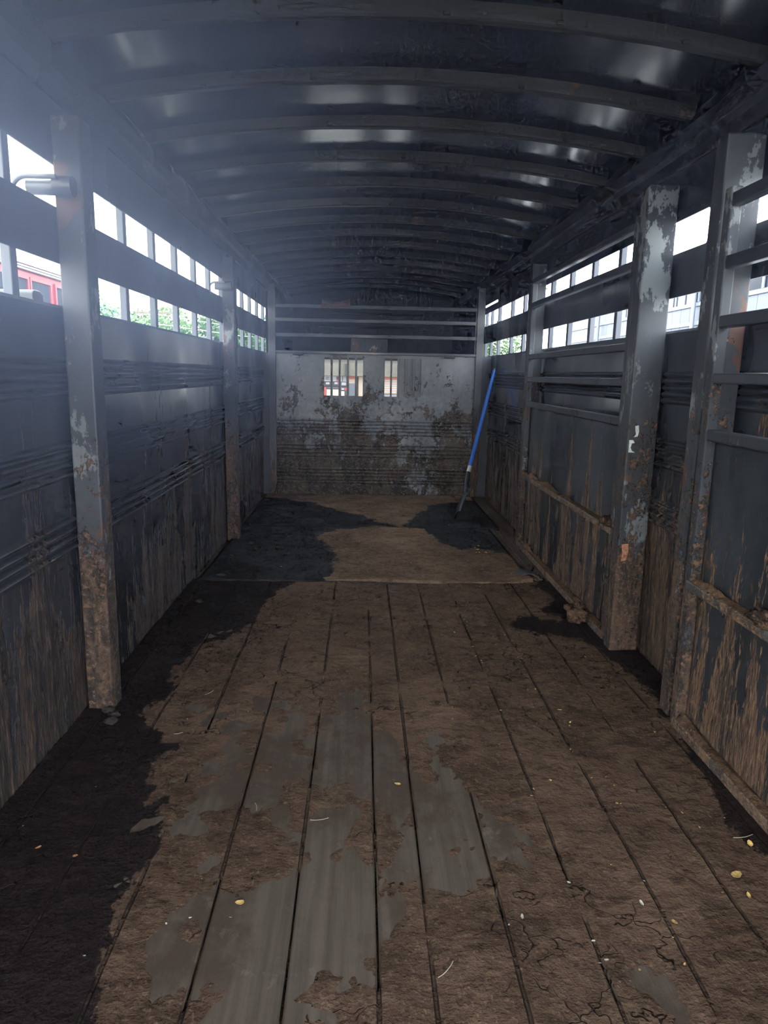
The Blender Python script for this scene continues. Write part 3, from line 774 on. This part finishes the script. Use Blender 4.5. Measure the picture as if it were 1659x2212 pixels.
# ------------------------------------------------------------------ OUTSIDE: left
# red coach body
bus = thing('red_coach', 'red coach with pale rounded roof seen through the left slots', 'bus', (-6.5, 9, -.65))
mr = plain('red_paint', (0.22, 0.028, 0.035), .35); mw = plain('white_trim', (0.28, 0.27, 0.29), .4); mrf = plain('pink_white_roof', (0.26, 0.13, 0.15), .4); mg = plain('dark_glass', (0.02, 0.025, 0.035), .15)
bx = -5.5
m_ = MB(); m_.box(bx-2.4, bx, 5.5, 14.2, -.1, 2.74); m_.build('body', mr, bus, bevel=.03)
prf = [(bx-2.42, 2.80)] + [(bx-1.2 + 1.22*math.cos(a), 2.80+.34*math.sin(a)) for a in [math.pi*(1-k/14) for k in range(15)]] + [(bx+.02, 2.80)]
MB().sweep(prf[1:], 'y', 5.4, 14.3, 1).build('roof', mrf, bus, smooth=True)
for z in (2.745, 2.785, 2.83):
    m_ = MB(); m_.box(bx-.02, bx+.045, 5.4, 14.25, z, z+.026); m_.build('gutter_strip', mw, bus)
for i, (a, b) in enumerate([(6.2, 7.5), (7.8, 9.1), (9.4, 10.7), (11.0, 12.1), (12.24, 12.95), (13.2, 14.0)]):
    w_ = MB(); w_.box(bx-.01, bx+.012, a, b, 1.75, 2.60)
    win = w_.build('window_pane', mg, bus)
    m_ = MB(); m_.box(bx, bx+.035, a-.05, a, 1.70, 2.65); m_.box(bx, bx+.035, b, b+.05, 1.70, 2.65); m_.box(bx, bx+.035, a, b, 2.60, 2.65); m_.box(bx, bx+.035, a, b, 1.70, 1.75)
    f_ = m_.build('window_frame', mr, win); f_.location = (0, 0, 0)
for y in (7.2, 12.6):
    for x in (bx-.28, bx-2.1):
        m_ = MB(); m_.tube([(x-.14, y, -.17), (x+.14, y, -.17)], .48, 24); m_.build('wheel', MAT['black'], bus, smooth=True)

# trees
def leafmat(nm, c): return plain(nm, c, .7, var=.35, sc=1.2)
GM = [leafmat('leaf_green_a', (0.055, 0.13, 0.045)), leafmat('leaf_green_b', (0.09, 0.17, 0.06)), leafmat('leaf_green_c', (0.06, 0.15, 0.09))]
bark = plain('bark', (0.10, 0.08, 0.06), .9, var=.3)
def crown_mesh(seed, n, rad, h):
    rr = random.Random(seed); v = []; fs = []
    blobs = [(Vector((rr.gauss(0, rad*.38), rr.gauss(0, rad*.38), h*(.35+.6*rr.random()))), rad*rr.uniform(.28, .5)) for _ in range(26)]
    for _ in range(n):
        c, br = blobs[rr.randrange(len(blobs))]
        d = Vector((rr.gauss(0, 1), rr.gauss(0, 1), rr.gauss(0, 1))).normalized()
        p_ = c + d*br*rr.uniform(.75, 1.08)
        s = rr.uniform(.07, .17)
        a = Vector((rr.gauss(0, 1), rr.gauss(0, 1), rr.gauss(0, 1))).normalized()*s; b_ = a.orthogonal().normalized()*s*.7
        k = len(v); v += [tuple(p_-a), tuple(p_+b_), tuple(p_+a), tuple(p_-b_)]; fs.append((k, k+1, k+2, k+3))
    me = bpy.data.meshes.new('crown'); me.from_pydata(v, [], fs); me.update(); return me
LEAFN = 8500
crowns = []
for i in range(3):
    me = crown_mesh(10+i, LEAFN, 3.0, 5.8); me.materials.append(GM[i]); crowns.append(me)
tk = MB(); tk.tube([(0, 0, 0), (.05, 0, 1.5), (0, .05, 4.4)], [.22, .17, .06], 10)
for a in range(5):
    an = a*1.26; tk.tube([(0, 0, 2.0+.3*a), (math.cos(an)*.9, math.sin(an)*.9, 3.2+.3*a), (math.cos(an)*1.5, math.sin(an)*1.5, 4.4+.2*a)], [.08, .05, .02], 6)
tkm = bpy.data.meshes.new('trunk'); tkm.from_pydata(tk.v, [], tk.f); tkm.materials.append(bark)
def tree(x, y, s, k, label, grp):
    t = thing('tree', label, 'tree', (x, y, -.65), grp); t.scale = (s*1.15, s*1.15, s)
    c = bpy.data.objects.new('crown', crowns[k]); COL.objects.link(c); c.parent = t
    b = bpy.data.objects.new('trunk', tkm); COL.objects.link(b); b.parent = t; t.rotation_euler[2] = R.uniform(0, 6)
ORD = ['first', 'second', 'third', 'fourth', 'fifth', 'sixth', 'seventh', 'eighth', 'ninth', 'tenth']
for i in range(10):
    f_ = i/9
    tree(-27+24.5*f_, 57 + (7 if i % 2 else 0), R.uniform(.84, 1.0)+.08*f_+.38*max(0, .45-f_)/.45, i % 3, 'green leafy tree, %s from the left in the row beyond left slots' % ORD[i], 'trees beyond the left wall')
tree(11.0, 62, .92, 1, 'leafy green tree low beyond the far right slots', None)
# undergrowth behind the trees
# utility poles
def pole(x, y, h, label, arm=1.2):
    t = thing('utility_pole', label, 'pole', (x, y, -.65))
    m_ = MB(); m_.tube([(x, y, -.65), (x, y, h)], [.14, .10], 10); m_.build('pole_shaft', bark, t, smooth=True)
    m_ = MB(); m_.box(x-arm, x+arm, y-.05, y+.05, h-.5, h-.38); m_.build('cross_arm', bark, t)
    for d_ in (-arm*.85, arm*.85):
        m_ = MB(); m_.tube([(x+d_, y, h-.38), (x+d_, y, h-.15)], .05, 8); m_.build('insulator', MAT['bar'], t, smooth=True)
    return t
pole(-13.4, 47, 5.2, 'wooden utility pole among the trees at left')
pole(11.6, 50.5, 7.7, 'dark utility pole beyond the far right slots')
for z in (4.1, 4.7):
    MBw = MB().tube([(-13.4, 47, z), (-9, 55, z-.3), (-4, 64, z)], .02, 5)
    tag(MBw.build('power_line', MAT['silver']), 'thin power line crossing the trees at left, %s' % ('lower of two' if z < 4.5 else 'upper of two'), 'wire')

# ------------------------------------------------------------------ OUTSIDE: right, pale clad building
bl_m = plain('pale_cladding', (0.085, 0.098, 0.125), .5, var=.05, sc=1); frame_m = plain('white_frame', (0.13, 0.15, 0.18), .5)
bd = thing('clad_building', 'pale blue grey clad building with dark windows outside right wall', 'building', (9.5, 8, -.65))
BX = 8.0
m_ = MB(); m_.box(BX, BX+5, 4, 27.9, -.65, 4.0); m_.build('wall_block', bl_m, bd)
m_ = MB(); m_.box(BX-.10, BX+5.1, 3.9, 28.0, 4.0, 4.15); m_.build('roof_slab', frame_m, bd)
pw = MB()
for i in range(48):
    y = 4.1 + i*.497
    m_ = MB(); m_.box(BX-.025, BX-.002, y, y+.485, -.65, 2.935); m_.build('cladding_panel', bl_m, bd)
for z in (2.50, 2.94):
    m_ = MB(); m_.box(BX-.06, BX-.026, 4, 27.9, z, z+.09); m_.build('sill_band', frame_m, bd)
for i, (a, b) in enumerate([(10.0, 12.2), (12.6, 14.0), (14.35, 15.6), (16.0, 17.0), (17.3, 18.25), (18.5, 20.2), (20.9, 22.6)]):
    w_ = MB(); w_.box(BX-.05, BX-.026, a, b, 3.035, 3.80); win = w_.build('window_pane', mg, bd)
    m_ = MB()
    for (p0, p1, q0, q1) in ((a-.08, a, 3.032, 3.88), (b, b+.08, 3.032, 3.88), (a, b, 3.80, 3.88), ((a+b)/2-.02, (a+b)/2+.02, 3.035, 3.80)): m_.box(BX-.075, BX-.051, p0, p1, q0, q1)
    f_ = m_.build('window_frame', frame_m, win); f_.location = (0, 0, 0)
for y in (17.1, 24.0):
    m_ = MB(); m_.tube([(BX-.14, y, -.6), (BX-.14, y, 3.4), (BX-.10, y+.04, 3.95)], .05, 10); m_.build('downpipe', frame_m, bd, smooth=True)
# white meter box on a post near the right slots
# ------------------------------------------------------------------ OUTSIDE: ahead, seen through the louvres
pc = lambda n_, c_: plain(n_, c_, .6)
sf = thing('shop_front', 'olive brown canopy front seen through the louvres', 'building', (0, 22, -.65))
m_ = MB(); m_.box(-2.2, 2.6, 22.3, 26, -.65, 5.0); m_.build('wall_block', pc('olive_shade', (0.045, 0.042, 0.034)), sf)
m_ = MB(); m_.box(-2.2, 2.6, 21.6, 22.29, 1.125, 3.2); m_.build('canopy', plain('olive_canopy', (0.055, 0.050, 0.036), .8, var=.25, sc=2), sf)
m_ = MB(); m_.box(-.52, -.44, 21.5, 21.59, 1.13, 2.2); m_.build('canopy_post', MAT['dark'], sf)
white = pc('sign_white', (0.22, 0.22, 0.22)); blk = pc('sign_black', (0.015, 0.015, 0.018)); redm = pc('sign_red', (0.26, 0.012, 0.012)); tan = pc('tan_board', (0.21, 0.165, 0.12)); gry = pc('sign_grey', (0.03, 0.03, 0.034)); org = pc('tile_orange', (0.24, 0.07, 0.035))
def board(name, label, cat, x0, x1, z0, z1, mat, y=22.0, parts=()):
    t = thing(name, label, cat, ((x0+x1)/2, y, z0))
    m_ = MB(); m_.box(x0, x1, y, y+.12, z0, z1); m_.build('panel', mat, t, bevel=.01)
    for (nm, a, b, c_, d_, mt) in parts:
        m_ = MB(); m_.box(a, b, y-.014, y-.001, c_, d_); m_.build(nm, mt, t)
board('sign_board', 'white sign board with black and red marks seen through left louvres', 'sign', -1.35, -.42, .945, 1.12, white,
      parts=[('mark', -1.14, -1.04, 1.02, 1.035, blk), ('mark', -1.12, -1.02, 1.06, 1.075, gry), ('mark', -1.15, -1.0, .985, .995, blk), ('mark', -.80, -.715, 1.02, 1.09, gry), ('mark', -.80, -.715, .96, 1.015, redm), ('mark', -.62, -.60, .96, 1.10, gry), ('mark', -.50, -.48, .96, 1.10, gry)])
board('sign_board', 'black sign strip with white marks under the white sign board', 'sign', -1.35, -.42, .80, .94, blk,
      parts=[('mark', -1.12, -1.01, .86, .92, white), ('mark', -.86, -.76, .87, .93, white), ('mark', -.74, -.71, .85, .93, white), ('mark', -.64, -.50, .84, .93, white)])
board('counter', 'dark grey counter below the signs seen through left louvres', 'counter', -1.35, -.42, .52, .795, gry,
      parts=[('mark', -.64, -.56, .70, .75, white), ('mark', -.55, -.48, .69, .76, redm)])
board('red_cabinet', 'bright red cabinet edge behind the tan boxes', 'cabinet', -1.20, -1.10, .40, .77, redm, 21.8)
board('cardboard_box', 'tan box beside the red cabinet, leftmost louvre', 'box', -1.09, -.96, .40, .71, tan, 21.7)
board('cardboard_box', 'tan box seen through the second louvre', 'box', -.90, -.68, .40, .71, tan, 21.7)
board('white_bin', 'white bin seen through the third louvre', 'bin', -.64, -.54, .40, .66, white, 21.7)
board('roof_stack', 'orange topped cream shed end seen through fourth louvre', 'shed', -.41, -.19, .90, 1.12, org, 21.9, parts=[('lower_panel', -.41, -.19, .90, 1.03, tan)])
board('grey_sheet', 'slate grey sheet leaning below the orange shed end', 'sheet', -.40, -.20, .40, .90, pc('slate', (0.025, 0.027, 0.034)), 21.6)
board('cream_plank', 'tall cream plank seen through fifth louvre', 'plank', -.12, .03, .40, 1.12, tan, 21.9)
sl = [('slat', .62, 1.10, .62+.034*i, .640+.034*i, white if i % 2 else pc('slat_tan', (.22, .14, .09))) for i in range(12)]
board('slatted_pallet', 'cream slatted stack with orange top seen through right louvres', 'pallet', .60, 1.12, .60, 1.12, tan, 21.9, parts=sl + [('top_strip', .60, 1.12, 1.04, 1.12, org)])
board('grey_crate', 'grey crate under the cream slatted stack', 'crate', .60, 1.12, .40, .59, pc('crate_grey', (.07, .07, .075)), 21.8)

# ------------------------------------------------------------------ added volume in the box imitating lens glare, densest at near upper left
mb = MB(); mb.box(XL-.001, XR+.001, Y0, YF-.02, .80, 2.2)
hm, nt, p = newmat('lens_glare_volume'); nt.nodes.remove(p)
vs = nt.nodes.new('ShaderNodeVolumeScatter'); vs.inputs['Color'].default_value = (.47, .60, 1.0, 1)
T = NT(nt); P = T.pos()
tcn = T.n('ShaderNodeTexCoord'); sp = T.n('ShaderNodeSeparateXYZ'); T.L(tcn.outputs['Object'], sp.inputs[0]); P = sp.outputs
left = T.step(T.math('MULTIPLY', P[0], -1), -.15, 1.0); near = T.step(T.math('MULTIPLY', P[1], -1), -5.5, -.8); high = T.step(P[2], .85, 1.75)
dn = T.math('ADD', T.math('MULTIPLY', .015, high), T.math('MULTIPLY', T.math('MULTIPLY', T.math('MULTIPLY', left, near), high), .42))
T.L(dn, vs.inputs['Density'])
nt.links.new(vs.outputs[0], nt.nodes['Material Output'].inputs['Volume'])
hz_ = mb.build('glare_veil', hm); tag(hz_, 'added bluish volume imitating lens glare inside the trailer box', 'glare_veil', kind='stuff')
